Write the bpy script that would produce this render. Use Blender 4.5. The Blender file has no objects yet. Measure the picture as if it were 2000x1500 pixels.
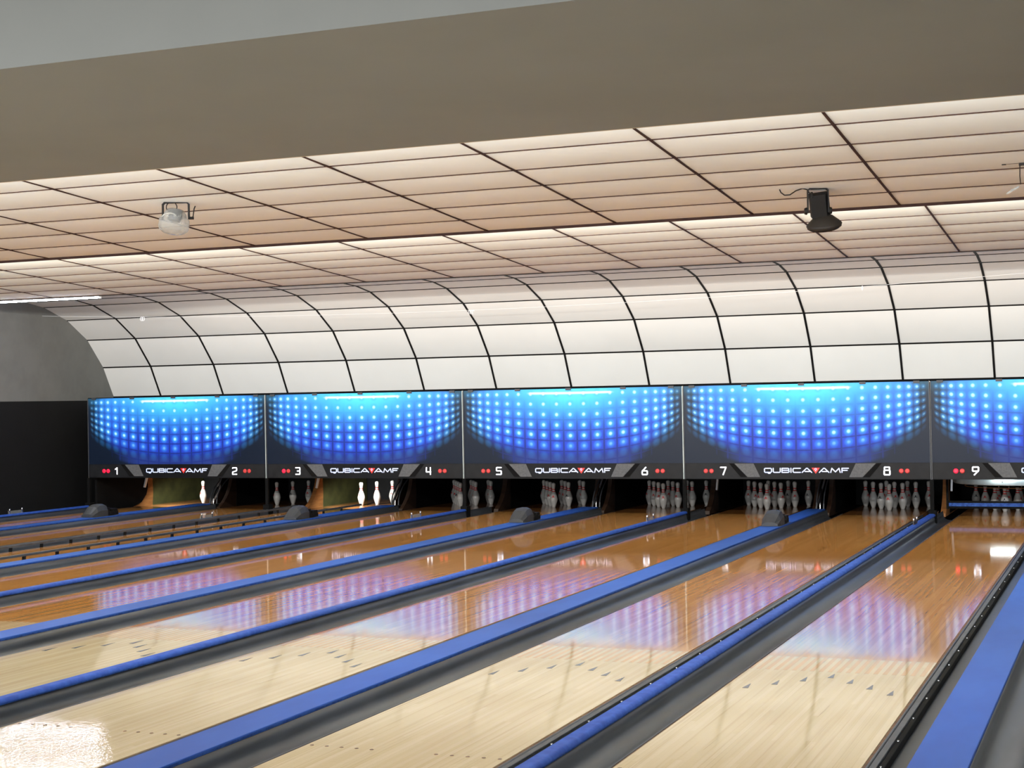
import bpy, bmesh, math, random
from mathutils import Vector, Matrix
random.seed(7)
PI = math.pi
S = bpy.context.scene
COL = S.collection
S.view_settings.view_transform = 'Standard'
S.view_settings.look = 'None'
S.view_settings.exposure = 0.0
S.view_settings.gamma = 1.0
S.view_settings.use_curve_mapping = False

# ------------------------------------------------------------------ layout (metres)
NW = ['zero','one','two','three','four','five','six','seven','eight','nine','ten']
W = 3.3362            # width of one masking unit = pair of lanes
A_ = 0.7878           # lane centre from the narrow divider
HL = 0.527            # half lane width
PINY = 18.288         # head pin spot from the foul line
YM, ZT, ZB = 16.654, 1.819, 0.532
XWALL = -14.12
Y0, Y1 = 0.0, 17.35   # lane start and start of the pin deck
XR = 7.2
def lanex(n):
    return (n-8)/2*W - A_ if n % 2 == 0 else (n-9)/2*W + A_

# ------------------------------------------------------------------ mesh helpers
def lin(c):
    return tuple(((v/255)/12.92 if v/255 <= .04045 else ((v/255+.055)/1.055)**2.4) for v in c)

class MB:
    def __init__(s): s.v = []; s.f = []; s.sm = []; s.mi = []; s.m = 0
    def add(s, vs, fs, smooth=False):
        o = len(s.v); s.v += [tuple(v) for v in vs]
        for f in fs:
            s.f.append([o+i for i in f]); s.sm.append(smooth); s.mi.append(s.m)
    def box(s, x0, x1, y0, y1, z0, z1):
        s.add([(x0,y0,z0),(x1,y0,z0),(x1,y1,z0),(x0,y1,z0),(x0,y0,z1),(x1,y0,z1),(x1,y1,z1),(x0,y1,z1)],
              [(0,3,2,1),(4,5,6,7),(0,1,5,4),(1,2,6,5),(2,3,7,6),(3,0,4,7)])
    def loft(s, rings, smooth=False, cap=True, closed=True):
        n = len(rings[0]); vs = [p for r in rings for p in r]; fs = []
        for i in range(len(rings)-1):
            for j in range(n if closed else n-1):
                k = (j+1) % n
                fs.append((i*n+j, i*n+k, (i+1)*n+k, (i+1)*n+j))
        s.add(vs, fs, smooth)
        if cap:
            s.add(rings[0], [tuple(range(n))[::-1]]); s.add(rings[-1], [tuple(range(n))])
    def prism_y(s, prof, y0, y1, smooth=False, closed=True, cap=True, step=None):   # prof: [(x,z)]
        ys = [y0, y1]
        if step:
            k = max(1, int(round((y1-y0)/step))); ys = [y0+(y1-y0)*i/k for i in range(k+1)]
        s.loft([[(x, y, z) for x, z in prof] for y in ys], smooth, cap and closed, closed)
    def prism_x(s, prof, x0, x1, smooth=False):   # prof: [(y,z)]
        s.loft([[(x, y, z) for y, z in prof] for x in (x0, x1)], smooth)
    def prism_z(s, prof, z0, z1, smooth=False):
        s.loft([[(x, y, z) for x, y in prof] for z in (z0, z1)], smooth)
    def lathe(s, prof, n=24, c=(0,0,0), axis=None, smooth=True, cap=True):   # prof: [(r,z)]
        M = Matrix.Identity(3) if axis is None else Vector(axis).normalized().to_track_quat('Z', 'Y').to_matrix()
        c = Vector(c); rings = []
        for r, z in prof:
            rings.append([tuple(c + M @ Vector((r*math.cos(2*PI*i/n), r*math.sin(2*PI*i/n), z))) for i in range(n)])
        s.loft(rings, smooth, cap)
    def tube(s, pts, r, n=8, smooth=True):
        pts = [Vector(p) for p in pts]; rings = []; up = None
        for i, p in enumerate(pts):
            d = (pts[min(i+1, len(pts)-1)] - pts[max(i-1, 0)]).normalized()
            if up is None:
                up = Vector((0,0,1)) if abs(d.z) < .9 else Vector((1,0,0))
            a = d.cross(up).normalized(); b = a.cross(d).normalized(); up = b
            rings.append([tuple(p + a*r*math.cos(2*PI*k/n) + b*r*math.sin(2*PI*k/n)) for k in range(n)])
        s.loft(rings, smooth)
    def build(s, name, mats, parent=None, loc=None):
        me = bpy.data.meshes.new(name); me.from_pydata(s.v, [], s.f)
        for m in (mats if isinstance(mats, (list, tuple)) else [mats]): me.materials.append(m)
        me.polygons.foreach_set('use_smooth', s.sm); me.polygons.foreach_set('material_index', s.mi)
        me.validate(); me.update()
        bm = bmesh.new(); bm.from_mesh(me); bmesh.ops.recalc_face_normals(bm, faces=bm.faces); bm.to_mesh(me); bm.free()
        o = bpy.data.objects.new(name, me); COL.objects.link(o)
        if parent: o.parent = parent
        if loc: o.location = loc
        return o

def tag(o, label=None, cat=None, group=None, kind=None):
    if label: o['label'] = label
    if cat: o['category'] = cat
    if group: o['group'] = group
    if kind: o['kind'] = kind
    return o
def empty(name, loc, label, cat, group=None, rz=0):
    o = bpy.data.objects.new(name, None); COL.objects.link(o)
    o.empty_display_size = .1; o.location = loc; o.rotation_euler = (0, 0, rz)
    return tag(o, label, cat, group)
def copy_tree(o, parent=None):
    c = o.copy(); COL.objects.link(c)
    if parent: c.parent = parent
    for ch in [x for x in bpy.data.objects if x.parent == o]: copy_tree(ch, c)
    return c

# ------------------------------------------------------------------ shader helpers
class X:
    """tiny expression wrapper: arithmetic on node sockets"""
    nt = None
    def __init__(s, v): s.v = v
    @staticmethod
    def op(o, *a, clamp=False):
        n = X.nt.nodes.new('ShaderNodeMath'); n.operation = o; n.use_clamp = clamp
        for i, q in enumerate(a):
            q = q.v if isinstance(q, X) else q
            if isinstance(q, (int, float)): n.inputs[i].default_value = q
            else: X.nt.links.new(q, n.inputs[i])
        return X(n.outputs[0])
    def __add__(a, b): return X.op('ADD', a, b)
    __radd__ = __add__
    def __sub__(a, b): return X.op('SUBTRACT', a, b)
    def __rsub__(a, b): return X.op('SUBTRACT', b, a)
    def __mul__(a, b): return X.op('MULTIPLY', a, b)
    __rmul__ = __mul__
    def __truediv__(a, b): return X.op('DIVIDE', a, b)
def fabs(a): return X.op('ABSOLUTE', a)
def sstep(a, b, x):   # smooth 0..1 as x goes a..b
    n = X.nt.nodes.new('ShaderNodeMapRange'); n.interpolation_type = 'SMOOTHSTEP'
    X.nt.links.new(x.v, n.inputs['Value']); n.inputs['From Min'].default_value = a; n.inputs['From Max'].default_value = b
    return X(n.outputs['Result'])
def gauss(x): return X.op('EXPONENT', (x*x)*-1.0)
def mixc(f, a, b):
    n = X.nt.nodes.new('ShaderNodeMix'); n.data_type = 'RGBA'
    if isinstance(f, X): X.nt.links.new(f.v, n.inputs[0])
    else: n.inputs[0].default_value = f
    for i, q in ((6, a), (7, b)):
        if isinstance(q, tuple): n.inputs[i].default_value = (*q, 1)
        else: X.nt.links.new(q, n.inputs[i])
    return n.outputs[2]
def newmat(name, col=(.5,.5,.5), rough=.5, metal=0., spec=.5):
    m = bpy.data.materials.new(name); m.use_nodes = True
    b = m.node_tree.nodes['Principled BSDF']
    b.inputs['Base Color'].default_value = (*col, 1); b.inputs['Roughness'].default_value = rough
    b.inputs['Metallic'].default_value = metal; b.inputs['Specular IOR Level'].default_value = spec
    X.nt = m.node_tree
    return m, b
def noise(vec, scale, detail=2, rough=.5):
    n = X.nt.nodes.new('ShaderNodeTexNoise'); n.inputs['Scale'].default_value = scale
    n.inputs['Detail'].default_value = detail; n.inputs['Roughness'].default_value = rough
    if vec is not None: X.nt.links.new(vec, n.inputs['Vector'])
    return X(n.outputs['Fac'])
def coords(kind='Object'):
    n = X.nt.nodes.new('ShaderNodeTexCoord'); return n.outputs[kind]
def scalev(v, s):
    n = X.nt.nodes.new('ShaderNodeMapping'); X.nt.links.new(v, n.inputs['Vector']); n.inputs['Scale'].default_value = s
    return n.outputs['Vector']
def sepxyz(v):
    n = X.nt.nodes.new('ShaderNodeSeparateXYZ'); X.nt.links.new(v, n.inputs[0]); return [X(o) for o in n.outputs]
def comb(x, y, z):
    n = X.nt.nodes.new('ShaderNodeCombineXYZ')
    for i, q in enumerate((x, y, z)):
        if isinstance(q, X): X.nt.links.new(q.v, n.inputs[i])
        else: n.inputs[i].default_value = q
    return n.outputs[0]
def wnoise(v):
    n = X.nt.nodes.new('ShaderNodeTexWhiteNoise'); n.noise_dimensions = '3D'; X.nt.links.new(v, n.inputs['Vector'])
    return X(n.outputs['Value'])
def bump(b, h, strength, dist=.01):
    n = X.nt.nodes.new('ShaderNodeBump'); n.inputs['Strength'].default_value = strength; n.inputs['Distance'].default_value = dist
    X.nt.links.new(h.v, n.inputs['Height']); X.nt.links.new(n.outputs[0], b.inputs['Normal'])
def setc(b, s): X.nt.links.new(s, b.inputs['Base Color'])
def mottled(name, c1, c2, rough=.6, scale=3, metal=0, spec=.5, bmp=0, stretch=(1,1,1), detail=3):
    m, b = newmat(name, lin(c1), rough, metal, spec)
    f = noise(scalev(coords(), stretch), scale, detail, .6)
    setc(b, mixc(sstep(.3, .7, f), lin(c1), lin(c2)))
    if bmp: bump(b, f, bmp)
    return m
M = {}
M['black'] = mottled('black_matt', (7,7,8), (11,11,12), .85, 4, 0, .15)
M['charcoal'] = mottled('charcoal_plastic', (44,46,49), (56,58,61), .5, 6)
M['darkmetal'] = mottled('dark_metal', (62,65,70), (78,81,86), .5, 9, .2)
M['lampblack'] = mottled('lamp_black', (8,8,8), (13,12,12), .6, 8, 0, .25)
M['lampshade'] = mottled('lamp_shade_grey', (32,29,26), (38,35,31), .6, 8, 0, .3)
M['chrome'] = mottled('chrome', (205,208,212), (225,226,230), .18, 8, 1)
M['gutter'] = mottled('gutter_grey', (58,61,66), (74,78,85), .34, 2.2, 0, .5, 0, (3, .5, 3))
M['guttertop'] = mottled('gutter_flange', (40,42,46), (52,54,58), .4, 3, 0, .5, 0, (3,.6,3))
M['blue'] = mottled('blue_cap_vinyl', (38,80,164), (45,90,176), .5, 1.6, 0, .22, 0, (2,.7,2))
M['bluelip'] = mottled('blue_edge', (20,52,120), (44,86,165), .7, 26, 0, .3, .2, (1,1,1))
M['blueround'] = mottled('blue_round_rail', (38,72,156), (52,90,178), .6, 14, 0, .22, .15)
M['wallgrey'] = mottled('grey_plaster', (104,105,102), (112,113,110), .85, 2.0, 0, .3, .05)
M['wallblack'] = mottled('black_wall_paint', (7,7,8), (11,11,12), .85, 2.0, 0, .3)
M['beam'] = mottled('beam_paint', (134,138,137), (139,143,142), .7, .9, 0, .3, .03)
M['lip'] = mottled('beam_lip', (196,186,165), (206,196,176), .7, 3)
M['redstripe'] = mottled('red_band', (205,52,52), (216,62,60), .35, 20)
M['darkstar'] = mottled('dark_emblem', (40,40,48), (60,60,66), .4, 30)
M['pin'] = mottled('pin_plastic', (192,191,186), (204,203,198), .28, 9)
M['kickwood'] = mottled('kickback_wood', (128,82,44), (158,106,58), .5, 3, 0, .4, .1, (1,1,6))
M['kickshade'] = mottled('kickback_wood_shaded', (40,26,18), (54,36,24), .5, 3, 0, .4, .1, (1,1,6))  # copy of the kickback wood with the shade put into its colour
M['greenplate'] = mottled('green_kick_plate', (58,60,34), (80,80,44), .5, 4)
M['cushion'] = mottled('pit_curtain', (10,11,12), (18,19,20), .8, 5)
M['silver'] = mottled('silver_drum', (170,185,185), (196,206,204), .4, 4, .2)
M['white'] = mottled('white_enamel', (232,234,236), (240,240,242), .4, 6)
M['grid'] = mottled('grid_bar_dark', (44,26,22), (54,34,30), .7, 8, 0, .2)
M['gridcove'] = mottled('grid_bar_black', (14,13,13), (22,20,20), .6, 8, 0, .2)
M['tile'] = mottled('ceiling_tile_cream', (233,241,239), (238,245,243), .85, .55, 0, .2)
M['tilecove'] = mottled('cove_panel_white', (226,226,224), (231,231,229), .6, .7, 0, .3)
M['concrete'] = mottled('dark_subfloor', (18,18,19), (26,26,27), .9, 3)
M['approach'] = mottled('approach_maple', (176,160,136), (190,174,150), .2, 3, 0, .5, 0, (12,.5,1))
M['bulb'] = mottled('white_bulb', (225,228,220), (240,242,236), .3, 8)
M['clip'] = mottled('mask_clip', (46,50,58), (58,62,70), .5, 8)

def clearmat():
    m, b = newmat('clear_plastic', (.50,.53,.52), .16, 0, .6)
    v = noise(coords(), 26, 2, .5)
    b.inputs['Transmission Weight'].default_value = .55; b.inputs['IOR'].default_value = 1.25
    X.nt.links.new((v*.5+.3).v, b.inputs['Alpha'])
    bump(b, v, .6)
    return m
M['clear'] = clearmat()
def emit(name, c, e, base=None):
    m, b = newmat(name, lin(base or c), .4)
    b.inputs['Emission Color'].default_value = (*lin(c), 1); b.inputs['Emission Strength'].default_value = e
    return m
M['tube'] = emit('lit_fluorescent_tube', (235,240,255), 70)
M['redlit'] = emit('lit_red_indicator', (255,25,60), 1.1)
M['reddim'] = emit('dim_red_indicator', (225,40,45), .10, (190,60,60))
M['digit'] = emit('backlit_white_digit', (245,248,255), .75)
M['logo'] = emit('backlit_logo_letter', (190,205,240), .6, (205,212,232))
M['logored'] = emit('logo_red', (225,50,45), .3)
M['pitlamp'] = emit('pit_lamp_glow', (240,250,250), 14)

def lanewood():
    m, b = newmat('lane_wood', (.5,.3,.1), .07, 0, .5)
    oc = coords(); x, y, z = sepxyz(oc)
    bi = X.op('FLOOR', x*37.0)                       # one strip per lane board (39 boards over 1.054 m)
    r1 = wnoise(comb(bi, 0.0, 3.0))
    # boards run in staggered lengths
    li = X.op('FLOOR', (y + r1*7.0)/2.1)
    r2 = wnoise(comb(bi, li, 7.0))
    r3 = wnoise(comb(bi, li, 11.0))
    grain = noise(scalev(oc, (120, 1.3, 1)), 1.0, 4, .65)
    grain2 = noise(scalev(oc, (42, .45, 1)), 1.0, 3, .6)
    cloud = noise(scalev(oc, (2.5, .5, 1)), 1.0, 2, .5)
    maple = mixc(r2, lin((222,201,156)), lin((236,217,177)))
    maple = mixc(sstep(.50, .78, grain2)*.5, maple, lin((184,150,104)))
    pine = mixc(r2, lin((208,146,76)), lin((226,166,96)))
    pine = mixc(sstep(.45, .8, grain2)*.55, pine, lin((160,112,66)))
    # dovetail splice: alternate boards end at 5.15 m and 5.65 m
    par = X.op('MODULO', fabs(bi), 2.0)
    edge = par*.5 + 5.14
    isp = sstep(-.004, .004, y - edge)
    spl = sstep(5.70, 5.60, y)*.35  # pine paled towards maple here, reflected light put into the colour
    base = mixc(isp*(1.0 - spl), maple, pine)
    # the end of each board shows as a fine dark tick at the splice
    tick = gauss((y-edge)/.006)*.35
    base = mixc(tick, base, lin((90,60,35)))
    base = mixc(sstep(.40, .75, cloud)*.14, base, lin((172,124,78)))
    # worn dark streaks along some boards in front
    wear = sstep(.64, .76, noise(scalev(oc, (60, .8, 1)), 1.0, 3, .7))*sstep(.35, .7, r3)
    base = mixc(wear*.6, base, lin((120,74,40)))
    # seam lines between some boards
    fr = X.op('FRACT', x*37.0)
    seam = sstep(.86, .97, fabs(fr-.5)*2.0)*sstep(.6, .95, r1)
    base = mixc(seam*.35, base, lin((100,62,34)))
    setc(b, base)
    rg = noise(scalev(oc, (30, 3, 1)), 1.0, 2, .5)
    b.inputs['Roughness'].default_value = .055
    wav = noise(scalev(oc, (9, 5, 1)), 1.0, 2, .5)
    fine = noise(scalev(oc, (70, 34, 1)), 1.0, 1, .5)*(1.0 - sstep(2.0, 3.3, y))
    bump(b, wav + fine*14.0, .014, .01)
    return m
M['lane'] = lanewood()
def deckwood():
    m, b = newmat('pin_deck_wood', (.2,.12,.05), .08, 0, .5)
    oc = coords(); g = noise(scalev(oc, (60, 1.0, 1)), 1.0, 3, .6)
    setc(b, mixc(sstep(.3,.7,g), lin((120,78,42)), lin((146,98,56))))
    return m
M['deck'] = deckwood()

def maskmat():
    """printed panel"""
    m, b = newmat('mask_print', (.1,.2,.6), .33, 0, .2)
    x, y, z = sepxyz(coords())         # local x from unit centre, z world height
    xs = X.op('MAXIMUM', X.op('MINIMUM', x/1.70, .985), -.985)
    th = X.op('ARCSINE', xs); ct = X.op('COSINE', th)
    k = th/.1208
    h = (ct*.63 + .37)*.151
    r = (1.752 - z)/h
    ki = X.op('ROUND', k); ri = X.op('ROUND', r)
    dk = k-ki; dr = r-ri
    dx = dk*ct*.204; dz = dr*h
    d = X.op('SQRT', dx*dx + dz*dz)
    ak = fabs(k)
    rim = (1.0 - sstep(7.4, 10.8, ak))                       # smaller, fainter towards the sides
    body = (1.0 - sstep(5.0, 6.6, r + (ak*ak)*.004))         # globe fades at the bottom
    sidefade = (1.0 - sstep(6.4, 9.6, ak + sstep(2.5, 7, r)*1.8))
    navy = mixc(sstep(1.0, 1.8, z), lin((15,24,40)), lin((24,29,46)))
    blue = mixc(sstep(.2, 5.2, r), lin((44,96,215)), lin((34,62,190)))
    col = mixc(body*sidefade*.92, navy, blue)
    # faint tiles of the last row
    low = (1.0 - sstep(6.9, 7.4, r))*sstep(5.6, 6.4, r)*(1.0 - sstep(3.0, 6.5, ak))
    col = mixc(low*.55, col, lin((44,66,150)))
    # tile gaps
    gap = X.op('MAXIMUM', sstep(.40, .47, fabs(dk)), sstep(.41, .48, fabs(dr)))
    gv = gap*(1.0 - sstep(4.0, 7.5, ak))*sstep(.35, .75, r)*(1.0-sstep(7.0, 7.3, r))
    col = mixc(gv*(sstep(1.0, 5.5, r)*.55 + .30), col, lin((24,40,110)))
    # cyan glow along the top
    glow = gauss(x/.80)*gauss((1.80-z)/.30)
    col = mixc(glow*.95, col, lin((72,205,245)))
    glow2 = gauss(x/1.15)*gauss((1.80-z)/.09)
    col = mixc(glow2*.6, col, lin((80,190,245)))
    # halos and dots
    side = 1.0 - sstep(10.35, 10.55, ak)
    fade = (1.0 - sstep(3.6, 6.4, r)*.9)*(1.0 - sstep(6.3, 6.6, r))*sstep(-.6, -.4, r)*side
    hal = (1.0 - sstep(.016, .080, d/(rim*.5+.5)))*fade*(rim*.75+.12)
    col = mixc(hal*.85, col, lin((62,160,250)))
    core = (1.0 - sstep(.007, .034, d/(rim*.5+.5)))*(1.0 - sstep(3.8, 5.6, r))*sstep(-.6, -.4, r)*(rim*.85+.05)*side
    col = mixc(core, col, lin((176,240,255)))
    # white streak
    st = gauss((z-1.757 - (x*x)*.012)/.013)*(1.0 - sstep(.52, .68, fabs(x)))
    col = mixc(st, col, lin((235,252,255)))
    setc(b, col)
    X.nt.links.new(col, b.inputs['Emission Color']); b.inputs['Emission Strength'].default_value = .24
    return m
M['mask'] = maskmat()
M['strip'] = mottled('mask_strip', (15,16,19), (21,22,25), .4, 2, 0, .15)
M['stripgrey'] = mottled('strip_light_grey', (72,74,78), (86,88,92), .6, 60, 0, .4)
M['stripmid'] = mottled('strip_mid_grey', (25,26,29), (31,32,35), .45, 5, 0, .15)

# ------------------------------------------------------------------ room shell
def struct(o): o['kind'] = 'structure'; return o
b = MB(); b.box(XWALL, XR, 0.0, 20.2, -.42, -.30); struct(b.build('floor', M['concrete']))
b = MB(); b.box(XWALL, XR, -8.5, 0.0, -.42, 0.0); struct(b.build('floor.001', M['approach']))
# aisle beside lane 1 and to the right of lane 10
b = MB(); b.box(XWALL, -4*W-.10, 0.0, 19.9, -.30, -.03); struct(b.build('floor.002', M['black']))
b = MB(); b.box(W*2+.03, XR, 0.0, 19.9, -.30, -.03); struct(b.build('floor.003', M['black']))
# left wall: grey plaster over black
b = MB(); b.box(XWALL-.15, XWALL, -8.5, 20.2, 1.795, 3.95); struct(b.build('wall_left', M['wallgrey']))
b = MB(); b.box(XWALL-.15, XWALL, -8.5, 20.2, -.42, 1.795); struct(b.build('wall_left.001', M['wallblack']))
b = MB(); b.box(XR, XR+.15, -8.5, 20.2, -.42, 3.95); struct(b.build('wall_right', M['wallgrey']))
b = MB(); b.box(XWALL-.15, XR+.15, -8.65, -8.5, -.42, 3.95); struct(b.build('wall_back', M['beam']))
for i in range(7):  # window frames added on the unseen back wall to go with the fill light
    x0 = -13.7+2.44*i
    b = MB(); b.box(x0, x0+2.3, -8.495, -8.46, .85, .90); b.box(x0, x0+2.3, -8.495, -8.46, 2.60, 2.65)
    for xx in (x0, x0+1.12, x0+2.25): b.box(xx, xx+.05, -8.495, -8.46, .90, 2.60)
    struct(b.build('window_%d' % (i+1), M['white']))
b = MB(); b.box(XWALL-.15, XR+.15, 20.2, 20.35, -.42, 3.95); struct(b.build('wall_front', M['wallblack']))
# roof slab closing everything
b = MB(); b.box(XWALL-.15, XR+.15, -8.65, 20.35, 3.95, 4.05); struct(b.build('ceiling', M['wallblack']))
# approach ceiling and the deep beam
b = MB(); b.box(XWALL, XR, -8.5, 1.04, 3.52, 3.6); struct(b.build('ceiling.001', M['beam']))
b = MB(); b.box(XWALL, XR, 1.04, 3.655, 3.10, 3.95); struct(b.build('trim_1', M['beam']))
b = MB(); b.box(XWALL, XR, 3.655, 3.675, 3.10, 3.95); struct(b.build('trim_2', M['lip']))

# ceiling tiles: rows (y,z) along the section, columns every SX metres
SX, X0S = 1.2562, .6785
cols = [X0S + SX*i for i in range(-12, 6)]
cols = [XWALL] + [c for c in cols if XWALL+.02 < c < XR-.02] + [XR]
def tile_section(name, prof, mat, matbar, sag, bx, by, trimn, ny=5, nx=5):
    b = MB()
    for i in range(len(prof)-1):
        (y0, z0), (y1, z1) = prof[i], prof[i+1]
        L = math.hypot(y1-y0, z1-z0); ty, tz = (y1-y0)/L, (z1-z0)/L; n = (tz, -ty)   # normal towards the room
        for c0, c1 in zip(cols, cols[1:]):
            rings = []
            for a in range(ny+1):
                u = a/ny
                rings.append([(c0+(c1-c0)*q/nx, y0+(y1-y0)*u + n[0]*sag*4*u*(1-u)*(.35+.65*4*(q/nx)*(1-q/nx)),
                               z0+(z1-z0)*u + n[1]*sag*4*u*(1-u)*(.35+.65*4*(q/nx)*(1-q/nx))) for q in range(nx+1)])
            b.loft(rings, True, False, False)
    struct(b.build(name, mat))
    g = MB()
    for i, (y, z) in enumerate(prof):
        p0 = prof[max(i-1, 0)]; p1 = prof[min(i+1, len(prof)-1)]
        L = math.hypot(p1[0]-p0[0], p1[1]-p0[1]); t = ((p1[0]-p0[0])/L, (p1[1]-p0[1])/L); n = (t[1], -t[0])
        w = bx/2
        g.prism_x([(y-t[0]*w+n[0]*.006, z-t[1]*w+n[1]*.006), (y+t[0]*w+n[0]*.006, z+t[1]*w+n[1]*.006),
                   (y+t[0]*w-n[0]*.012, z+t[1]*w-n[1]*.012), (y-t[0]*w-n[0]*.012, z-t[1]*w-n[1]*.012)], XWALL, XR)
    for c in cols[1:-1]:
        for (y0, z0), (y1, z1) in zip(prof, prof[1:]):
            L = math.hypot(y1-y0, z1-z0); n = ((z1-z0)/L, -(y1-y0)/L)
            g.loft([[(c-by/2, y+n[0]*.009, z+n[1]*.009), (c+by/2, y+n[0]*.009, z+n[1]*.009),
                     (c+by/2, y-n[0]*.012, z-n[1]*.012), (c-by/2, y-n[0]*.012, z-n[1]*.012)] for y, z in ((y0, z0), (y1, z1))])
    struct(g.build(trimn, matbar))
def za(y): return 3.4635 - .0617*(y-5.78)
def zb(y): return 3.4495 - .0595*(y-10.84)
profA = [(y, za(y)) for y in (3.676, 4.20, 4.81, 5.42, 6.05, 6.675, 7.29, 7.92, 8.53, 9.13)]
profB = [(y, zb(y)) for y in (9.30, 9.60, 10.21, 10.82, 11.44, 12.08, 12.69, 13.32, 13.97)]
profC = [(14.12, 3.47), (14.92, 3.44), (15.52, 3.418), (16.112, 3.395), (16.565, 3.333), (17.1615, 3.1428), (17.6955, 2.8287), (18.1249, 2.3665), (18.4131, 1.8541)]
tile_section('ceiling.002', profA, M['tile'], M['grid'], .010, .010, .020, 'trim_3')
tile_section('ceiling.003', profB, M['tile'], M['grid'], .008, .008, .019, 'trim_4')
tile_section('ceiling.004', profC, M['tilecove'], M['gridcove'], .004, .024, .030, 'trim_5', 2, 2)
# the steps between the sections (their dark lower edges show as thick lines)
g = MB(); g.box(XWALL, XR, 9.13, 9.16, za(9.13)-.022, 3.60); struct(g.build('trim_6', M['grid']))
g = MB(); g.box(XWALL, XR, 13.97, 13.995, zb(13.97)-.014, 3.60); struct(g.build('trim_7', M['gridcove']))
g = MB(); g.box(XWALL, XR, 18.40, 18.46, 1.70, 1.856); struct(g.build('trim_8', M['black']))

# ------------------------------------------------------------------ lanes
PX = {1:(0,0),2:(-.1524,.264),3:(.1524,.264),4:(-.3048,.528),5:(0,.528),6:(.3048,.528),7:(-.4572,.792),8:(-.1524,.792),9:(.1524,.792),10:(.4572,.792)}
arrowm = mottled('arrow_inlay', (86,80,76), (104,96,90), .15, 20)
dotm = mottled('dot_inlay', (112,72,44), (128,84,52), .15, 20)
plank_side = mottled('lane_side_wood', (74,48,26), (110,74,40), .6, 6, 0, .4, 0, (1,3,1))
SEEN = {1:'farthest left', 10:'at the right edge'}
for n in range(1, 11):
    cx = lanex(n)
    t = empty('bowling_lane', (cx, 0, 0), f'long polished wooden bowling lane running to the pin opening under number {NW[n]}'
              if n < 10 else 'strip of polished wooden lane at the right edge beyond the widest blue divider', 'bowling lane', 'bowling lanes')
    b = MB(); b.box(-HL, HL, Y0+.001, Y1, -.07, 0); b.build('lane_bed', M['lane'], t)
    b = MB(); b.box(-HL, HL, Y1, 19.75, -.07, 0); b.build('pin_deck', M['deck'], t)
    b = MB()
    for s in (-1, 1): b.box(s*HL if s > 0 else -HL-.012, s*HL+.012 if s > 0 else -HL, Y0+.001, 19.75, -.075, -.004)
    b.build('side_board', plank_side, t)
    for j in range(-3, 4):
        ya = 5.091 - abs(j)*.147
        a = MB(); a.prism_z([(j*.13514-.018, ya-.15), (j*.13514+.018, ya-.15), (j*.13514, ya)], .0004, .0012)
        a.build('arrow', arrowm, t)
    for s in (-1, 1):
        for q in range(5):
            a = MB(); xx = s*(.17 + q*.0815)
            a.prism_z([(xx+.010*math.cos(i*PI/6), 2.455+.010*math.sin(i*PI/6)) for i in range(12)], .0004, .0012)
            a.build('dot', dotm, t)

# gutters: one on each side of every lane
def gutter_prof(x0, x1, s):
    """x0: divider side, x1: lane side; open channel 0.235 wide"""
    w = x1-x0; p = [(x0, .052), (x0+.004*s, .052), (x0+.010*s, .0)]
    for i in range(13):
        a = PI*i/12
        p.append((x0 + w*(.5 - .455*math.cos(a)), -.012 - .062*math.sin(a)))
    p += [(x1-.006*s, .0), (x1-.001*s, -.002)]
    low = [(x, min(z, .05)-.008) for x, z in p[::-1]]
    return p + low
GW = .235-.013
def divname(k2):   # description of the divider left of something
    return {0:'beside the left aisle',1:'between lanes one and two',2:'between lanes two and three',3:'between lanes three and four',4:'between lanes four and five',5:'between lanes five and six',
            6:'between lanes six and seven',7:'between lanes seven and eight',8:'between lanes eight and nine',9:'between lanes nine and ten'}[k2]
for n in range(1, 11):
    cx = lanex(n)
    for s, nm in ((-1, 'left'), (1, 'right')):
        if n == 10 and s == 1: continue
        xin = cx + s*(HL+.013); xout = cx + s*(HL+.235)
        b = MB(); pr = gutter_prof(xout, xin, -s)
        b.prism_y(pr, Y0+.001, 17.6, False)
        for i in range(len(b.sm)): b.sm[i] = True
        g = b.build('gutter', M['gutter'])
        me = g.data
        tag(g, f'dark grey gutter channel along the {nm} side of lane {NW[n]}', 'gutter', 'lane gutters')

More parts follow.
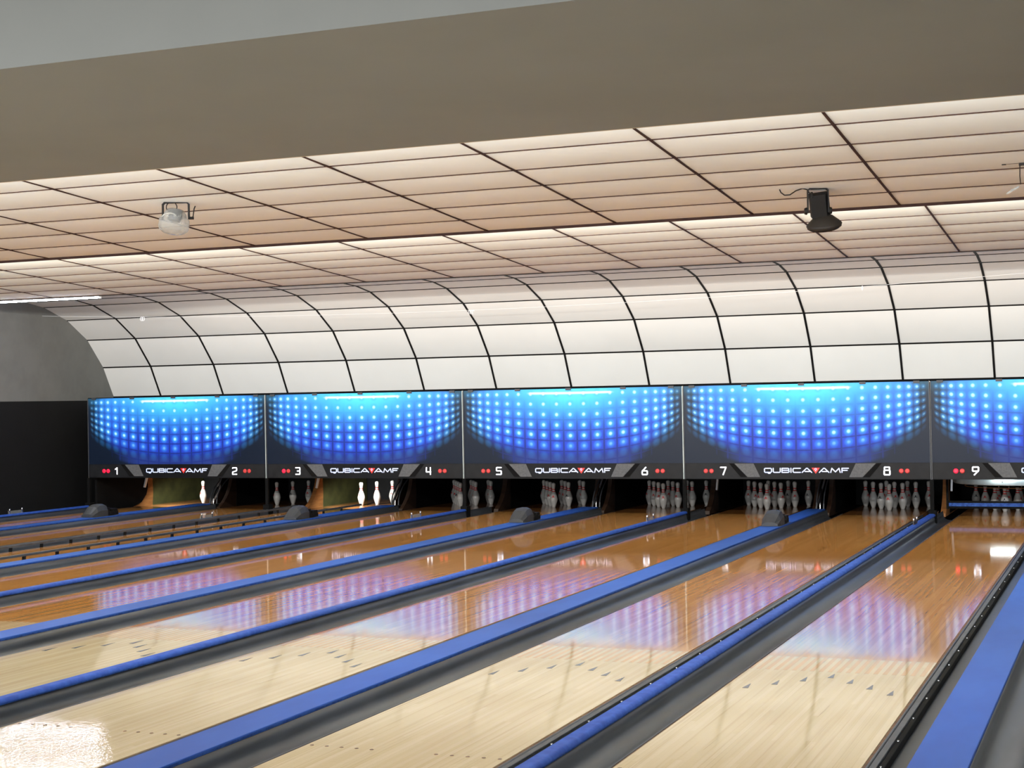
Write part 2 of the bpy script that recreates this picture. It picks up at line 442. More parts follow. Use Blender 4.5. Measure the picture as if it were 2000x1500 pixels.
# dividers with blue caps
def rounded(x0, x1, z0, z1, r, k=4):
    p = [(x0, z0), (x1, z0)]
    for i in range(k+1):
        a = PI/2*i/k; p.append((x1-r+r*math.cos(a), z1-r+r*math.sin(a)))
    for i in range(k+1):
        a = PI/2*i/k; p.append((x0+r-r*math.sin(a), z1-r+r*math.cos(a)))
    return p
for k2 in range(0, 10):
    xc = (k2-8)/2*W
    wide = k2 % 2 == 1
    dn = divname(k2)
    if k2 == 2:   # bare dark rail where the bumpers stand
        t = empty('lane_divider', (xc, 0, 0), 'bare low dark divider hidden behind the raised bumper, between lanes two and three', 'divider')
        b = MB(); b.box(-.022, .022, Y0+.001, 16.6, -.30, .03); b.build('core', M['charcoal'], t)
        b = MB(); b.prism_y(rounded(-.02, .02, .03, .036, .004), Y0+.001, 16.6); b.build('cap', M['darkmetal'], t)
        continue
    yend = 17.45 if wide else 16.60
    if wide:
        t = empty('lane_divider', (xc, 0, 0), f'wide flat bright blue divider {dn}', 'divider', 'wide blue dividers')
        b = MB(); b.box(-.112, .112, Y0+.001, yend, -.30, .0535); b.build('core', M['charcoal'], t)
        b = MB(); b.prism_y([(-.122, .0535), (.122, .0535), (.124, .066), (-.124, .066)], Y0+.001, yend); b.build('edge_trim', M['bluelip'], t)
        b = MB(); b.prism_y(rounded(-.123, .123, .066, .0745, .004), Y0+.001, yend); b.build('cap', M['blue'], t)
    else:
        lab = f'narrow rounded blue divider {dn}'
        t = empty('lane_divider', (xc, 0, 0), lab, 'divider', 'narrow blue dividers')
        b = MB(); b.box(-.016, .016, Y0+.001, yend, -.30, .0535); b.build('core', M['charcoal'], t)
        b = MB(); b.prism_y(rounded(-.043, .043, .0535, .061, .003), Y0+.001, yend); b.build('edge_trim', M['bluelip'], t)
        b = MB(); b.prism_y(rounded(-.046, .046, .061, .086, .024, 7), Y0+.001, yend, True); b.build('cap', M['blueround'], t)

# retracted bumper strips along the right side of lanes (with bolts)
for n in (6, 7, 8, 9):
    xc = lanex(n)+HL+.013
    t = empty('retracted_bumper', (xc, 0, 0), f'folded dark bumper strip along the right edge of lane {NW[n]}', 'bumper', 'folded bumper strips')
    b = MB(); b.prism_y(rounded(.014, .046, -.05, -.004, .004), .02, 17.3); b.build('rail', M['darkmetal'], t)
    b = MB(); b.prism_y(rounded(.050, .076, -.05, -.012, .004), .02, 17.3); b.build('hinge_strip', M['black'], t)
    k = 0
    y = 1.2
    while y < 16.9 and n >= 8:
        b = MB(); b.lathe([(.007, 0), (.007, .003), (.004, .006)], 8, (.060, y, -.0125)); b.build('bolt', M['chrome'], t)
        y += .2775*2 if n == 9 else .555
        k += 1
# raised bumpers of lane 3
for s, nm in ((-1, 'left'), (1, 'right')):
    xc = -9.776 if s < 0 else -8.665
    t = empty('raised_bumper', (xc, 0, 0), f'raised dark bumper rail on short posts along the {nm} side of lane three', 'bumper', 'raised bumpers of lane 3')
    b = MB(); b.prism_y(rounded(-.016, .016, .046 if s < 0 else .082, .074 if s < 0 else .110, .010), 3.4, 17.2); b.build('rail', M['darkmetal'], t)
    b = MB(); b.box(-.010, .010, 3.4, 17.2, -.065, -.05) if s > 0 else b.box(-.010, .010, 3.4, 17.2, -.02, -.003); b.build('base_rail', M['charcoal'], t)
    y = 3.80 if s < 0 else 3.79
    while y < 17.1:
        b = MB(); b.prism_x([(y-.018, -.05 if s > 0 else -.004), (y+.016, -.05 if s > 0 else -.004), (y+.022, .047 if s < 0 else .083), (y-.010, .047 if s < 0 else .083)], -.012, .012)
        b.build('post', M['lampblack'], t); y += .555

# ------------------------------------------------------------------ covers on the dividers
def cover_hood(xc, y, label):
    t = empty('camera_hood', (xc, y, .0745), label, 'sensor housing', 'housings on the wide blue dividers')
    b = MB()   # faceted shell
    def arch(hw, h, y_, top):
        return [(-hw, y_, .004), (-hw*.98, y_, h*.5), (-top, y_, h*.95), (-top*.35, y_, h), (top*.6, y_, h), (top*1.25, y_, h*.9), (hw*.99, y_, h*.5), (hw, y_, .004)]
    b.loft([arch(.100, .05, .0, .05), arch(.118, .150, .11, .072), arch(.118, .182, .20, .070), arch(.116, .182, .30, .068), arch(.112, .165, .35, .066)])
    b.build('shell', M['charcoal'], t)
    b = MB()
    b.box(-.095, .112, .351, .60, .012, .060); b.box(-.06, .10, .351, .41, .060, .125); b.box(-.02, .112, .47, .58, .060, .100)
    b.box(.0, .06, .41, .47, .060, .085)
    for i in range(4): b.box(.112, .117, .37+.055*i, .395+.055*i, .02, .055)
    b.build('rear_unit', M['lampblack'], t)
    b = MB(); b.box(-.118, .122, .02, .68, .0002, .0042); b.build('base_plate', M['darkmetal'], t)
    return t
for k2, y in ((1, 14.40), (3, 14.46), (5, 14.50), (7, 14.46)):
    cover_hood((k2-8)/2*W, y, f'faceted dark grey housing standing on the wide blue divider {divname(k2)}')
def bracket(xc, y, z, lab):
    t = empty('sensor_bracket', (xc, y, z), lab, 'bracket', 'chrome posts on the narrow dividers')
    for yy in (.03, .31):
        b = MB(); b.lathe([(.010, .0), (.010, .05), (.0125, .052), (.0125, .084), (.006, .087)], 10, (0, yy, 0)); b.build('post', M['chrome'], t)
    b = MB(); b.box(-.004, .004, .0, .33, .001, .055); b.build('plate', M['clear'] if xc < -1 else M['charcoal'], t)
for k2, y in ((0, 14.70), (2, 14.80), (4, 14.82), (6, 14.82), (8, 14.78)):
    bracket((k2-8)/2*W, y, .036 if k2 == 2 else .078, f'pair of small chrome posts on the narrow divider {divname(k2)}')

# ------------------------------------------------------------------ lettering (stroke shapes)
def strokes(b, paths, w, ox, oz, sx, sz, y=0., th=.004):
    """flat ribbons with round joints, lying in the xz plane, facing -y"""
    for p in paths:
        q = [(ox+a*sx, oz+c*sz) for a, c in p]
        for (xa, za_), (xb, zb_) in zip(q, q[1:]):
            dx, dz = xb-xa, zb_-za_; L = math.hypot(dx, dz) or 1e-6; nx, nz = -dz/L*w/2, dx/L*w/2
            pr = [(xa+nx, za_+nz), (xb+nx, zb_+nz), (xb-nx, zb_-nz), (xa-nx, za_-nz)]
            b.loft([[(u, yy, v) for u, v in pr] for yy in (y, y-th)])
        for i, (xa, za_) in enumerate(q):
            n = 12; pr = [(xa+w/2*math.cos(2*PI*j/n), za_+w/2*math.sin(2*PI*j/n)) for j in range(n)]
            b.loft([[(u, yy, v) for u, v in pr] for yy in (y, y-th)])
DIG = {
 '1': [[(.15,.78),(.6,1),(.6,0)]],
 '2': [[(.02,.92),(.08,1),(.92,1),(1,.92),(1,.62),(.9,.52),(.1,.36),(0,.26),(0,0),(1,0)]],
 '3': [[(.02,1),(.92,1),(1,.92),(1,.6),(.9,.5),(.4,.5)],[(.9,.5),(1,.4),(1,.08),(.92,0),(.02,0)]],
 '4': [[(.05,1),(.0,.42),(.08,.36),(.95,.36)],[(.9,1),(.9,0)]],
 '5': [[(1,1),(.1,1),(0,.92),(0,.6),(.1,.52),(.9,.52),(1,.44),(1,.08),(.92,0),(0,0)]],
 '6': [[(.72,1),(.06,.5),(0,.35),(0,.08),(.08,0),(.92,0),(1,.08),(1,.44),(.92,.52),(.06,.52)]],
 '7': [[(0,1),(1,1),(.45,0)]],
 '8': [[(.12,1),(.88,1),(.94,.92),(.94,.6),(.06,.6),(.06,.92),(.12,1)],[(.06,.56),(0,.5),(0,.08),(.08,0),(.92,0),(1,.08),(1,.5),(.94,.56)]],
 '9': [[(.28,0),(.94,.5),(1,.65),(1,.92),(.92,1),(.08,1),(0,.92),(0,.56),(.08,.48),(.94,.48)]],
}
LET = {
 'Q': [[(.12,0),(0,.15),(0,.85),(.12,1),(.88,1),(1,.85),(1,.15),(.88,0),(.12,0)],[(.45,.02),(.55,-.22),(.8,-.22)]],
 'U': [[(0,1),(0,.15),(.12,0),(.88,0),(1,.15),(1,1)]],
 'B': [[(0,.52),(.85,.52),(.97,.62),(.97,.88),(.85,1),(0,1),(0,0),(.88,0),(1,.12),(1,.38),(.88,.52)]],
 'I': [[(.5,0),(.5,1)]],
 'C': [[(1,1),(.12,1),(0,.85),(0,.15),(.12,0),(1,0)]],
 'A': [[(0,0),(.45,1),(.55,1),(1,0)],[(.3,.22),(.8,.22)]],
 'M': [[(0,0),(.12,1),(.5,.12),(.88,1),(1,0)]],
 'F': [[(0,0),(0,.5),(.8,.5)],[(0,.5),(0,1),(1,1)]],
}
def digit(ch, x, z, par):
    b = MB(); strokes(b, DIG[ch], .0185, x-.037, z-.050, .074, .100, -.0075); return b.build('lane_number', M['digit'], par)

# ------------------------------------------------------------------ masking units
LIT = {(1,'l',0), (1,'l',1), (9,'l',0), (3,'l',0)}
for u in range(5):
    xc = (u-3.5)*W; na, nb = 2*u+1, 2*u+2
    t = empty('masking_unit', (xc, YM, 0), f'blue light pattern panel numbered {NW[na]} and {NW[nb]} above the pins' if u < 4 else
              'blue light pattern panel numbered nine, cut off by the right edge of the photo', 'masking unit', 'blue masking units above the pin openings')
    hw = W/2-.010
    b = MB(); b.box(-hw, hw, 0, .035, .752, ZT); b.build('panel', M['mask'], t)
    b = MB(); b.box(-hw, hw, -.006, .035, ZB, .752); st = b.build('number_strip', M['strip'], t)
    for s in (-1, 1):
        b = MB(); b.loft([[(s*.955, y, .745), (s*.69, y, .745), (s*.60, y, .560), (s*.775, y, .560)] for y in (-.006, -.0085)])
        b.build('grey_flash', M['stripgrey'], t)
        b = MB(); b.loft([[(s*1.03, y, .745), (s*.965, y, .745), (s*.785, y, .560), (s*.87, y, .560)] for y in (-.006, -.0075)])
        b.build('dark_slash', M['black'], t)
        b = MB(); b.loft([[(s*1.64, y, .745), (s*1.03, y, .745), (s*.87, y, .545), (s*1.64, y, .545)] for y in (-.006, -.0070)])
        b.build('side_field', M['stripmid'], t)
    digit(str(na), -1.112, .643, t)
    if nb < 10: digit(str(nb), 1.098, .643, t)
    for side, xs in (('l', (-1.359, -1.279)), ('r', (1.283, 1.36))):
        for i, xx in enumerate(xs):
            b = MB(); b.lathe([(.032, 0), (.032, .004), (.022, .008)], 16, (xx, -.007, .643), (0, -1, 0))
            lit = ((na if side == 'l' else nb), side, i) in LIT
            o = b.build('indicator_light', M['redlit'] if lit else M['reddim'], t)
            if lit: o['label'] = 'lit red indicator light'
    # logo
    lg = MB(); x = -.540; z0, hh = .624, .055
    for ch, w_ in (('Q', .096), ('U', .096), ('B', .096), ('I', .0), ('C', .100), ('A', .128)):
        if ch == 'I': strokes(lg, [[(0, 0), (0, 1)]], .014, x+.002, z0, 1, hh, -.006); x += .030; continue
        strokes(lg, LET[ch], .014, x, z0, w_, hh, -.006); x += w_+.024
    lg.build('logo_letters', M['logo'], t)
    lg = MB(); x = .205
    for ch, w_ in (('A', .128), ('M', .126), ('F', .086)):
        strokes(lg, LET[ch], .014, x, z0, w_, hh, -.006); x += w_+.024
    lg.build('logo_letters', M['logo'], t)
    lg = MB(); lg.loft([[(.100, y, .686), (.212, y, .686), (.156, y, .606)] for y in (-.006, -.009)])
    sh = lg.build('logo_shield', M['logored'], t)
    lg = MB(); strokes(lg, [[(.3,0),(0,.3),(0,.7),(.3,1),(.7,1),(1,.7),(1,.3),(.7,0),(.3,0)],[(.5,.1),(.5,-.7)]], .006, .143, .656, .026, .022, -.009, .002)
    lg.build('shield_mark', M['logo'], sh)
    for xx in (-1.54, -.80, -.02, .80, 1.50):
        b = MB(); b.box(xx-.04, xx+.04, -.014, .03, ZT-.022, ZT+.010); b.build('clip', M['clip'], t)
    for s in (-1, 1):
        b = MB(); b.box(s*(W/2-.008)-.005, s*(W/2-.008)+.005, -.010, .036, ZB, ZT); b.build('edge_strip', M['silver'] if s > 0 and u < 3 else M['darkmetal'], t)
    b = MB(); b.box(-hw-.0, hw, -.004, .05, ZT, ZT+.012); b.build('top_rail', M['black'], t)
# posts carrying the units on the narrow dividers
for k in range(0, 5):
    xc = (k-4)*W
    t = empty('support_post', (xc, YM, 0), f'dark post below the joint of two blue panels, {divname(2*k)}', 'post', 'posts below the masks')
    b = MB(); b.box(-.024, .024, -.012, .03, .05, ZB-.001); b.build('upright', M['black'], t)
    b = MB(); b.box(-.05, .05, -.04, .09, -.05, .125); b.build('foot', M['black'], t)

# ------------------------------------------------------------------ kickbacks (side boards of the pin area)
def kick_prof(y0):
    """curved leading edge, in (y,z)"""
    f = []
    for i in range(9):
        z = .0 + .56*i/8; f.append((y0 + .44*(1-math.exp(-z*4.2))*1.0 + .02, z))
    return [(19.95, -.05), (y0-.02, -.05)] + [(y0, 0)] + f + [(19.95, .56)]
def kickback(xa, xb, y0, lab, lit=0):
    t = empty('kickback', ((xa+xb)/2, 0, 0), lab, 'kickback', 'kickback boards between the lanes')
    hx = (xb-xa)/2
    b = MB(); b.prism_x(kick_prof(y0), -hx, hx); b.build('board', M['kickwood'] if lit else M['kickshade'], t)  # boards in shade take the shaded copy of the wood
    for s in (-1, 1):
        b = MB(); p = [(19.94, -.03), (y0+.50, -.03), (y0+.52, .2), (y0+.50, .55), (19.94, .55)]
        b.prism_x(p, s*hx if s > 0 else -hx-.006, s*hx+.006 if s > 0 else -hx)
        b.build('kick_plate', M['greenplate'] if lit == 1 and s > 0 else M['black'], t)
    return t
for k in range(0, 5):
    xc = (k-4)*W
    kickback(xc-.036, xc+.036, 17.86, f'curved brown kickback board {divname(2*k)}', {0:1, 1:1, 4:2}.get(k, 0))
for k in range(0, 4):
    xc = (k-3.5)*W
    for s, nm in ((-1, 'left'), (1, 'right')):
        kickback(xc+s*.10-.03, xc+s*.10+.03, 17.72, f'curved kickback board, {nm} of the two {divname(2*k+1)}', 0)
    # ball lift between the two boards
    t = empty('ball_lift', (xc, 17.9, 0), f'ball lift with bent steel rails {divname(2*k+1)}', 'ball lift', 'ball lifts between the lanes')
    for i, dx in enumerate((-.045, 0, .045)):
        b = MB(); b.tube([(dx, -.20+.62*(1-math.cos(a))*.5 + .03*i, .05+.50*math.sin(a/2)**.9 if a > 0 else .05) for a in [PI*j/12 for j in range(13)]], .010, 8)
        b.build('rail', M['chrome'] if i == 1 else M['darkmetal'], t)
    b = MB(); b.box(-.06, .06, -.18, .5, -.04, .045); b.build('base', M['black'], t)
    b = MB(); b.tube([(-.06, -.22, .03), (-.02, -.02, .24), (.05, .05, .52)], .014, 8); b.build('strut', M['darkmetal'], t)
# black side shroud left of lane 1
o = MB(); p = [(16.76, -.03), (17.72, -.02), (17.98, .05), (18.12, .17), (18.17, .30), (18.14, .55), (16.76, .55)]
o.prism_x(p, -.02, .02); o = o.build('side_shroud', M['black'], None, (-4*W+.060, 0, 0))
tag(o, 'black rounded side shroud at the left of the pin opening of lane one', 'shroud')
# mirrors / guards hanging beside the odd lanes
for n in (1, 3, 7, 9):
    t = MB(); x0 = lanex(n)-HL-.16
    t.prism_x([(18.02, .30), (18.06, .29), (18.20, .60), (18.14, .60)], -.012, .012)
    o = t.build('guard_bracket', M['white'], None, (x0, 0, 0))
    tag(o, f'small white metal strip hanging at the left side of the pin opening of lane {NW[n]}', 'bracket', 'white guards by the pin openings')
# black pit behind all pins, and the void above the pins
o = MB(); o.box(XWALL+.01, XR-.01, 19.97, 20.0, -.04, .75); o = o.build('pit_curtain', M['cushion']); tag(o, 'black pit curtain closing the back of the pin openings', 'curtain')
o = MB(); o.box(-4*W, XR-.01, 16.72, 19.96, .60, .64); o.box(-4*W, XR-.01, 16.72, 16.76, .64, 1.78); o.box(-4*W, XR-.01, 16.76, 18.39, 1.74, 1.78)
o = o.build('machine_canopy', M['black']); tag(o, 'black canopy over the pin machines behind the blue panels', 'canopy')

# ------------------------------------------------------------------ pins
PINPROF = [(.0255,0),(.0285,.006),(.0365,.030),(.0455,.060),(.0545,.090),(.0600,.114),(.0605,.125),(.0585,.145),(.0520,.175),(.0415,.205),(.0310,.230),
           (.0250,.252),(.0232,.268),(.0236,.285),(.0258,.305),(.0298,.325),(.0322,.343),(.0318,.355),(.0285,.367),(.0210,.376),(.0100,.380),(.0001,.381)]
def pr_at(z):
    for (r0, z0), (r1, z1) in zip(PINPROF, PINPROF[1:]):
        if z0 <= z <= z1: return r0+(r1-r0)*(z-z0)/(z1-z0)
def make_pin():
    t = empty('bowling_pin', (0,0,0), 'x', 'bowling pin')
    b = MB(); b.lathe(PINPROF, 28); b.build('body', M['pin'], t)
    for za0, za1 in ((.240, .254), (.270, .286)):
        b = MB(); zs = [za0+(za1-za0)*i/3 for i in range(4)]
        b.lathe([(pr_at(z)+.0007, z) for z in zs], 28, cap=False); b.build('neck_stripe', M['redstripe'], t)
    b = MB()   # crown emblem wrapped on the shoulder, facing -y
    crown = [(-.022,.150),(.022,.150),(.028,.186),(.014,.170),(0,.192),(-.014,.170),(-.028,.186)]
    def wrap(x, z, e):
        r = pr_at(z)+e; a = x/r; return (r*math.sin(a), -r*math.cos(a), z)
    cz = .160
    fan = [wrap(0, cz, .0012)] + [wrap(x, z, .0012) for x, z in crown]
    b.add(fan, [(0, i, i % 7 + 1) for i in range(1, 8)]); b.build('emblem', M['redstripe'], t)
    return t
proto = make_pin()
POS = {1:'front corner pin',2:'left pin of the second row',3:'right pin of the second row',4:'left pin of the third row',5:'middle pin of the third row',6:'right pin of the third row',
       7:'far left pin of the back row',8:'second pin from the left in the back row',9:'third pin from the left in the back row',10:'far right pin of the back row'}
SHOWN = {1:[3], 2:[1,3,6], 3:[1,3,6], 4:[1,2,3,4,5,6,7,8,9], 5:list(range(1,11)), 6:list(range(1,11)), 7:list(range(1,11)), 8:list(range(1,11)), 9:[1,2,3,4,5,7,8,9]}
first = True
for n, ks in SHOWN.items():
    for k in ks:
        p = proto if first else copy_tree(proto)
        first = False
        p.location = (lanex(n)+PX[k][0], PINY+PX[k][1], 0.0005)
        p.rotation_euler = (0, 0, random.uniform(-1.2, 1.2))
        if n == 1: lab = 'single brightly lit white pin left standing on lane one'
        elif n in (2, 3):
            lab = {1:'leftmost', 3:'middle', 6:'rightmost'}[k] + (' of the three dim white pins on lane two' if n == 2 else ' of the three brightly lit white pins on lane three')
        else: lab = f'white pin, {POS[k]} on lane {NW[n]}'
        p['label'] = lab; p['group'] = f'pins standing on lane {n}'
        if (n, k) in ((2,3),(4,2),(5,3),(7,9),(7,10),(8,2),(8,6),(6,10),(9,1),(9,7)):
            for ch in [x for x in bpy.data.objects if x.parent == p and x.name.startswith('emblem')]:
                ch.data = ch.data.copy(); ch.data.materials[0] = M['darkstar']; p.rotation_euler.z = random.uniform(-.3, .3)

# ------------------------------------------------------------------ pin machine of lane 9
cx9 = lanex(9)
t = empty('pinspotter', (cx9, 18.5, 0), 'pale round pin setting table coming down over the pins of lane nine', 'pinspotter')
b = MB(); b.lathe([(.60, .398), (.86, .393), (.875, .405), (.875, .50), (.85, .52), (0.01, .53)], 64, (.17, 0, 0)); b.build('drum', M['silver'], t)
b = MB(); b.lathe([(.60, .397), (.58, .394), (0.01, .394)], 48, (.17, 0, 0), cap=False); b.build('underside', M['black'], t)
for k in (1,2,3,4,5,7,8,9):
    b = MB(); x, y = PX[k][0], PINY+PX[k][1]-18.5
    b.lathe([(.044, .318), (.044, .396)], 16, (x, y, 0), cap=False); b.lathe([(.047, .318), (.047, .396)], 16, (x, y, 0), cap=False)
    b.build('pin_cup', M['black'], t)
b = MB(); b.tube([(.17+.72*math.cos(a), .72*math.sin(a), .352) for a in [2*PI*i/48 for i in range(49)]], .005, 6); b.build('hoop', M['kickwood'], t)
b = MB(); b.lathe([(.007,0),(.007,.004)], 8, (.02, -.864, .445), (0,-1,0)); b.build('screw', M['black'], t)
t = empty('sweep_bar', (cx9, 17.2, 0), 'dark blue sweep bar lowered in front of the pins on lane nine', 'sweep bar')
b = MB(); b.box(-.64, .72, 0, .05, .115, .215); b.build('beam', M['black'], t)
b = MB(); b.box(-.635, .715, -.012, 0, .145, .190); b.build('blue_face', M['bluelip'], t)
for s in (-.655, .735):
    b = MB(); b.box(s-.014, s+.014, .0, .05, .11, .60); b.build('arm', M['black'], t)

# ------------------------------------------------------------------ ceiling lamps
def uplate(b, hw, h, tx, r=.012, th=.006, y=0):
    """U bracket hanging from z=0 down to -h, bar width tx in y"""
    prof = []
    pts = [(-hw, -h), (-hw, -.02), (-hw+.02, 0), (hw-.02, 0), (hw, -.02), (hw, -h)]
    inn = [(hw-th, -h), (hw-th, -.024), (hw-.024, -th), (-hw+.024, -th), (-hw+th, -.024), (-hw+th, -h)]
    b.loft([[(x, yy, z) for x, z in pts+inn] for yy in (y-tx/2, y+tx/2)])
YL = 6.87
t = empty('ceiling_spotlight', (-4.995, YL, za(YL)-.003), 'clear domed lamp in a black bracket on the ceiling at the left', 'lamp', rz=.38)
b = MB(); uplate(b, .115, .150, .034, .012, .011); b.build('bracket', M['lampblack'], t)
b = MB(); b.tube([(-.035+.045*math.cos(a), 0, -.045+.045*math.sin(a)) for a in [PI*1.35-2*PI*.85*i/20 for i in range(21)]], .0045, 6); b.build('safety_cable', M['lampblack'], t)
b = MB(); b.tube([(.165, 0, -.038), (.155, 0, -.06), (.145, 0, -.125), (.135, 0, -.14)], .005, 6); b.tube([(.118, 0, -.14), (.15, 0, -.14)], .012, 10); b.build('lock_knob', M['lampblack'], t)
b = MB()
ax = Vector((-.10, -.25, -1)).normalized()
prof = [(.03, 0), (.075, .004), (.092, .03), (.10, .06), (.108, .075)]
for i in range(9):
    prof.append((.128 - .002*(i % 2), .085+.010*i*.8))
prof += [(.120, .165), (.10, .185), (.06, .198), (.001, .204)]
sh = MB(); sh.lathe(prof, 40, (0, 0, -.075), ax); 
shell = sh.build('dome', M['clear'], t)
b = MB(); b.lathe([(.02, 0), (.055, .002), (.06, .05), (.045, .09)], 20, (0, 0, -.08), ax); b.build('lamp_body', M['darkmetal'], t)
b = MB()
for j in range(5):
    a0 = j*1.25
    b.tube([(-.01+(.02+.045*abs(math.cos(a0)))*math.cos(a)*.9 + .012*j-.03, -.075+.01*j, -.135+.030*math.sin(a)) for a in [PI*.05+PI*.9*i/10 for i in range(11)]], .0042, 6)
b.build('bulb_coil', M['bulb'], t)

YR_ = 8.146
t = empty('ceiling_spotlight', (.175, YR_, za(YR_)-.003), 'black box lamp with a flared shade hanging from the ceiling at the right', 'lamp', rz=.30)
b = MB(); uplate(b, .085, .20, .040, .012, .010); b.build('bracket', M['lampblack'], t)
Mx = Matrix.Rotation(-.12, 4, 'Y') @ Matrix.Rotation(.30, 4, 'X')
bm_ = MB()
pl = [(-.072,-.055),(.045,-.055),(.078,-.02),(.078,.075),(-.055,.075),(-.072,.055)]
bm_.loft([[tuple(Mx @ Vector((x, y, z))) for x, y in pl] for z in (-.235, -.05)])
bm_.build('housing', M['lampblack'], t)
b = MB(); axr = Mx.to_3x3() @ Vector((0,0,-1))
b.lathe([(.055, .225), (.075, .235), (.135, .290), (.142, .302), (.136, .318), (.10, .340), (.05, .350), (.001, .352)], 36, (.02, -.01, 0), axr); b.build('shade', M['lampshade'], t)
b = MB(); b.lathe([(.136, .3185), (.137, .322), (.115, .338), (.10, .344)], 36, (.02, -.01, 0), axr, cap=False); b.build('shade_rim', M['lampblack'], t)
for s in (-1, 1):
    b = MB(); b.lathe([(.027, 0), (.030, .008), (.024, .022)], 14, (s*.086, 0, -.185), (s, 0, 0)); b.build('side_knob', M['lampblack'], t)
b = MB(); b.tube([(-.30, .01, -.004), (-.29, .0, -.03), (-.262, 0, -.052), (-.22, 0, -.050), (-.17, 0, -.018), (-.12, 0, -.002), (-.085, 0, -.012), (-.065, 0, -.04), (-.055, -.02, -.075)], .005, 6); b.build('power_cord', M['lampblack'], t)
b = MB(); b.lathe([(.018, 0), (.016, .03), (.008, .05)], 12, (-.05, -.02, -.085)); b.build('cable_gland', M['lampblack'], t)
# white vertical lettering on the right side of the housing
b = MB()
for i in range(6):
    z = -.075-.018*i
    for q in [[(0,0),(0,1)], [(.5,0),(.5,1)], [(0,.5),(1,.5)]][i % 3:][:2]:
        p = [Mx @ Vector((.079, -.012+.03*a, z-.010*c)) for a, c in q]
        b.tube(p, .0022, 5)
b.build('side_lettering', M['bulb'], t)

YG = 7.72
t = empty('hanging_ornament', (1.685, YG, za(YG)-.002), 'small clear ornament hanging from a dark ceiling clip at the right edge', 'ornament')
b = MB(); b.box(-.075, -.045, -.01, .01, -.010, 0); b.box(.045, .12, -.012, .012, -.022, 0); b.tube([(-.05, 0, -.004), (.05, 0, -.004)], .003, 6); b.build('clip', M['lampblack'], t)
b = MB(); b.tube([(.052, 0, -.02), (.05, 0, -.10), (.054, 0, -.16)], .004, 6); b.build('hook', M['lampblack'], t)
b = MB()
for i in range(5):
    a = -.6-.35*i
    b.loft([[(.052+.10*math.cos(a-PI/2-.4)*q - .0, .006*((i % 2)*2-1)*q, -.165+.09*math.sin(a-.6)*q*.6 - .012*i*0 + e) for q in (.1, .5, 1)][::1] for e in (-.012, .0)], closed=False, cap=False)
b.build('clear_fan', M['clear'], t)

# ------------------------------------------------------------------ thin line with tiny ornaments in front of the cove
YO = 16.5
pts = []
for i in range(40):
    x = XWALL + .02 + (2.2-XWALL)*i/39
    pts.append((x, YO, 2.99 + .20*((x+6.4)/7.7)**2*(1 if x < -6.4 else .9)))
o = MB(); o.tube(pts, .0018, 5); o = o.build('nylon_line', M['white']); tag(o, 'thin pale line stretched across in front of the curved panels', 'line')
def zl(x): return 2.99 + .20*((x+6.4)/7.7)**2*(1 if x < -6.4 else .9)
for x, lab, kind in ((-12.147, 'pair of tiny white rings hanging before the curved panels at the left', 0), (-6.448, 'tiny white spiral ornament hanging before the curved panels in the middle', 1), (-.82, 'tiny white peg hanging before the curved panels at the right', 2)):
    b = MB(); z = zl(x)
    if kind == 0:
        for dx in (-.014, .016): b.tube([(dx+.026*math.cos(a), .01*dx, -.03+.030*math.sin(a)) for a in [2*PI*i/16 for i in range(17)]], .005, 6)
    elif kind == 1:
        for j in range(4): b.tube([(-.03+.022*j+.014*math.cos(a), 0, -.03+.028*math.sin(a)) for a in [.4+PI*1.3*i/10 for i in range(11)]], .004, 6)
    else: b.lathe([(.004, -.05), (.012, -.035), (.010, .0), (.004, .01)], 8)
    o = b.build('hanging_ornament', M['white'], None, (x, YO, z)); tag(o, lab, 'ornament')

# ------------------------------------------------------------------ fluorescent tube seen at the left
def lamp_tube(x0, x1, y, z, lab, grp=None):
    t = empty('fluorescent_lamp', ((x0+x1)/2, y, z), lab, 'fluorescent lamp', grp); h = (x1-x0)/2
    b = MB(); b.tube([(-h, 0, 0), (h, 0, 0)], .0125, 12); b.build('tube', M['tube'], t)
    b = MB(); b.box(-h-.02, h+.02, -.055, .03, .030, .07); b.build('batten', M['white'], t)
    for s in (-1, 1):
        b = MB(); b.box(s*h-.012, s*h+.012, -.018, .018, -.018, .03); b.build('end_cap', M['white'], t)
lamp_tube(-13.55, -11.13, 14.05, 3.238, 'bright white fluorescent tube under the ceiling step at the far left')

# ------------------------------------------------------------------ lights
def area(name, loc, sx, sy, nrm, col, power, spread=None):
    l = bpy.data.lights.new(name, 'AREA'); l.shape = 'RECTANGLE'; l.size = sx; l.size_y = sy
    l.color = col; l.energy = power
    if spread: l.spread = spread
    o = bpy.data.objects.new(name, l); COL.objects.link(o); o.location = loc
    q = (-Vector(nrm)).to_track_quat('Z', 'X'); 
    z = -Vector(nrm).normalized(); x = Vector((1,0,0)); y = z.cross(x).normalized(); x = y.cross(z)
    o.rotation_euler = Matrix((x, y, z)).transposed().to_euler()
    return o
XC, XL_ = (XWALL+XR)/2, XR-XWALL-.3
WARM = lin((250,246,244)); WHITE = lin((250,250,252)); COOL = lin((232,242,255))
area('lamp_row_beam', (XC, 3.78, 3.19), XL_, .10, (0, 1, .85), WARM, 860)
area('lamp_row_first_step', (XC, 9.20, 3.262), XL_, .04, (0, 1, .85), lin((252,248,236)), 1550)
area('lamp_row_second_step', (XC, 14.10, 3.36), XL_, .08, (0, 1, -.42), COOL, 88)
area('lamp_row_above_masks', (XC+1.0, 16.715, 1.812), XL_-2.6, .03, (0, -.35, 1), lin((255,248,238)), 66)  # unseen wash light added to brighten the upper cove
area('approach_lamps', (XC+2, -3.0, 3.50), XL_-4, 1.5, (0, 0, -1), WHITE, 840)
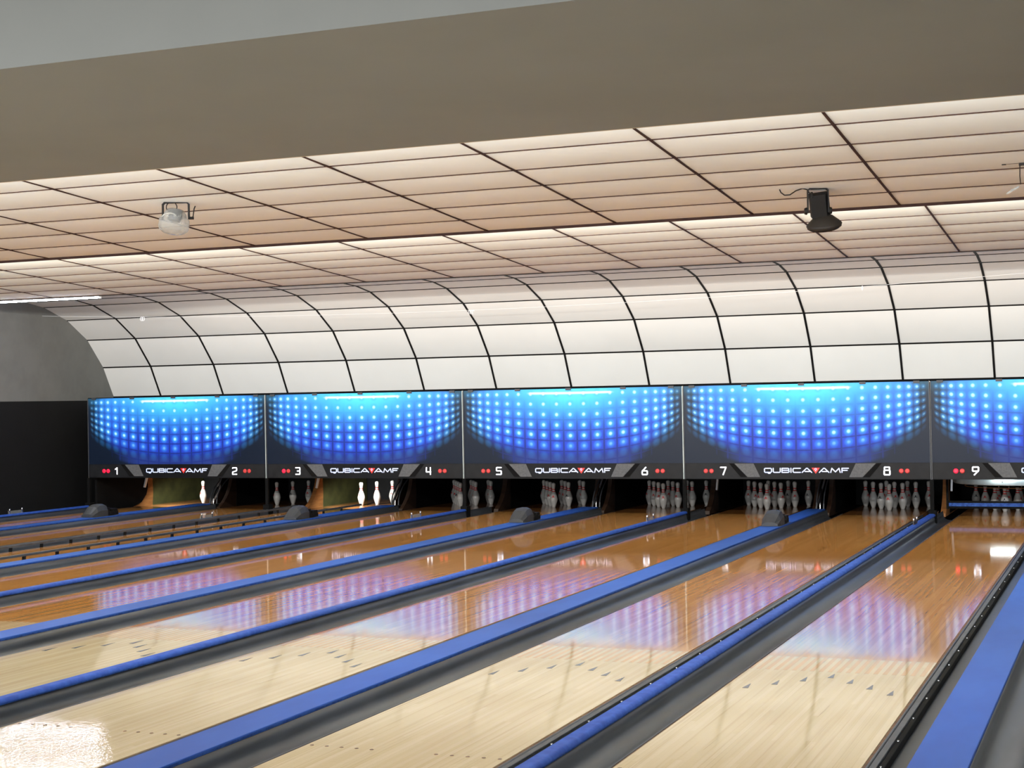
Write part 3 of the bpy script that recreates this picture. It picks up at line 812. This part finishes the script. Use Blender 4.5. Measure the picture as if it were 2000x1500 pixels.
area('daylight_back_windows', (-5.2, -8.30, 1.75), 17.0, 1.7, (0, 1, .06), lin((246,250,255)), 760)  # fill light added at the unseen back wall to brighten the ceiling
for n in (1, 3):
    l = bpy.data.lights.new('pit_lamp', 'SPOT'); l.energy = 140; l.spot_size = 2.2; l.spot_blend = .5; l.shadow_soft_size = .05; l.color = lin((250,250,246))
    o = bpy.data.objects.new('pit_lamp', l); COL.objects.link(o); o.location = (lanex(n)+.10, 17.75, .57)
    o.rotation_euler = Vector((-.05, -.55, .75)).to_track_quat('Z', 'Y').to_euler()
area('pit_lamp_nine', (cx9+.17, 17.15, .57), .9, .03, (0, 1, -.25), COOL, 5)  # unseen fill light added to brighten the drum
t9 = empty('pit_lamp', (.80, 17.58, .486), 'white lamp glowing above the pins of lane nine, mirrored on the lane', 'lamp')
b = MB(); b.box(-.16, .16, 0, .03, .0, .03); b.build('tube', M['pitlamp'], t9)
b = MB(); b.box(-.17, .17, .0, .03, .031, .113); b.build('holder', M['black'], t9)

w = bpy.data.worlds.new('World'); S.world = w; w.use_nodes = True
w.node_tree.nodes['Background'].inputs[0].default_value = (.5,.5,.52,1); w.node_tree.nodes['Background'].inputs[1].default_value = .02

# ------------------------------------------------------------------ camera
yaw, pitch, roll, F = .3813, .0106, -.0183, 3027.38
cam = bpy.data.cameras.new('camera'); co = bpy.data.objects.new('camera', cam); COL.objects.link(co)
cam.sensor_fit = 'HORIZONTAL'; cam.sensor_width = 36; cam.lens = F*36/2000; cam.clip_start = .05; cam.clip_end = 100
fwd = Vector((-math.sin(yaw)*math.cos(pitch), math.cos(yaw)*math.cos(pitch), math.sin(pitch)))
rt = Vector((math.cos(yaw), math.sin(yaw), 0)); up = rt.cross(fwd)
r2 = rt*math.cos(roll)+up*math.sin(roll); u2 = -rt*math.sin(roll)+up*math.cos(roll)
co.matrix_world = Matrix.Translation((2.4769, -4.2139, 1.6656)) @ Matrix((r2, u2, -fwd)).transposed().to_4x4()
S.camera = co
S.cycles.use_denoising = True
S.cycles.max_bounces = 8
S.cycles.diffuse_bounces = 5
S.cycles.sample_clamp_indirect = 5.0
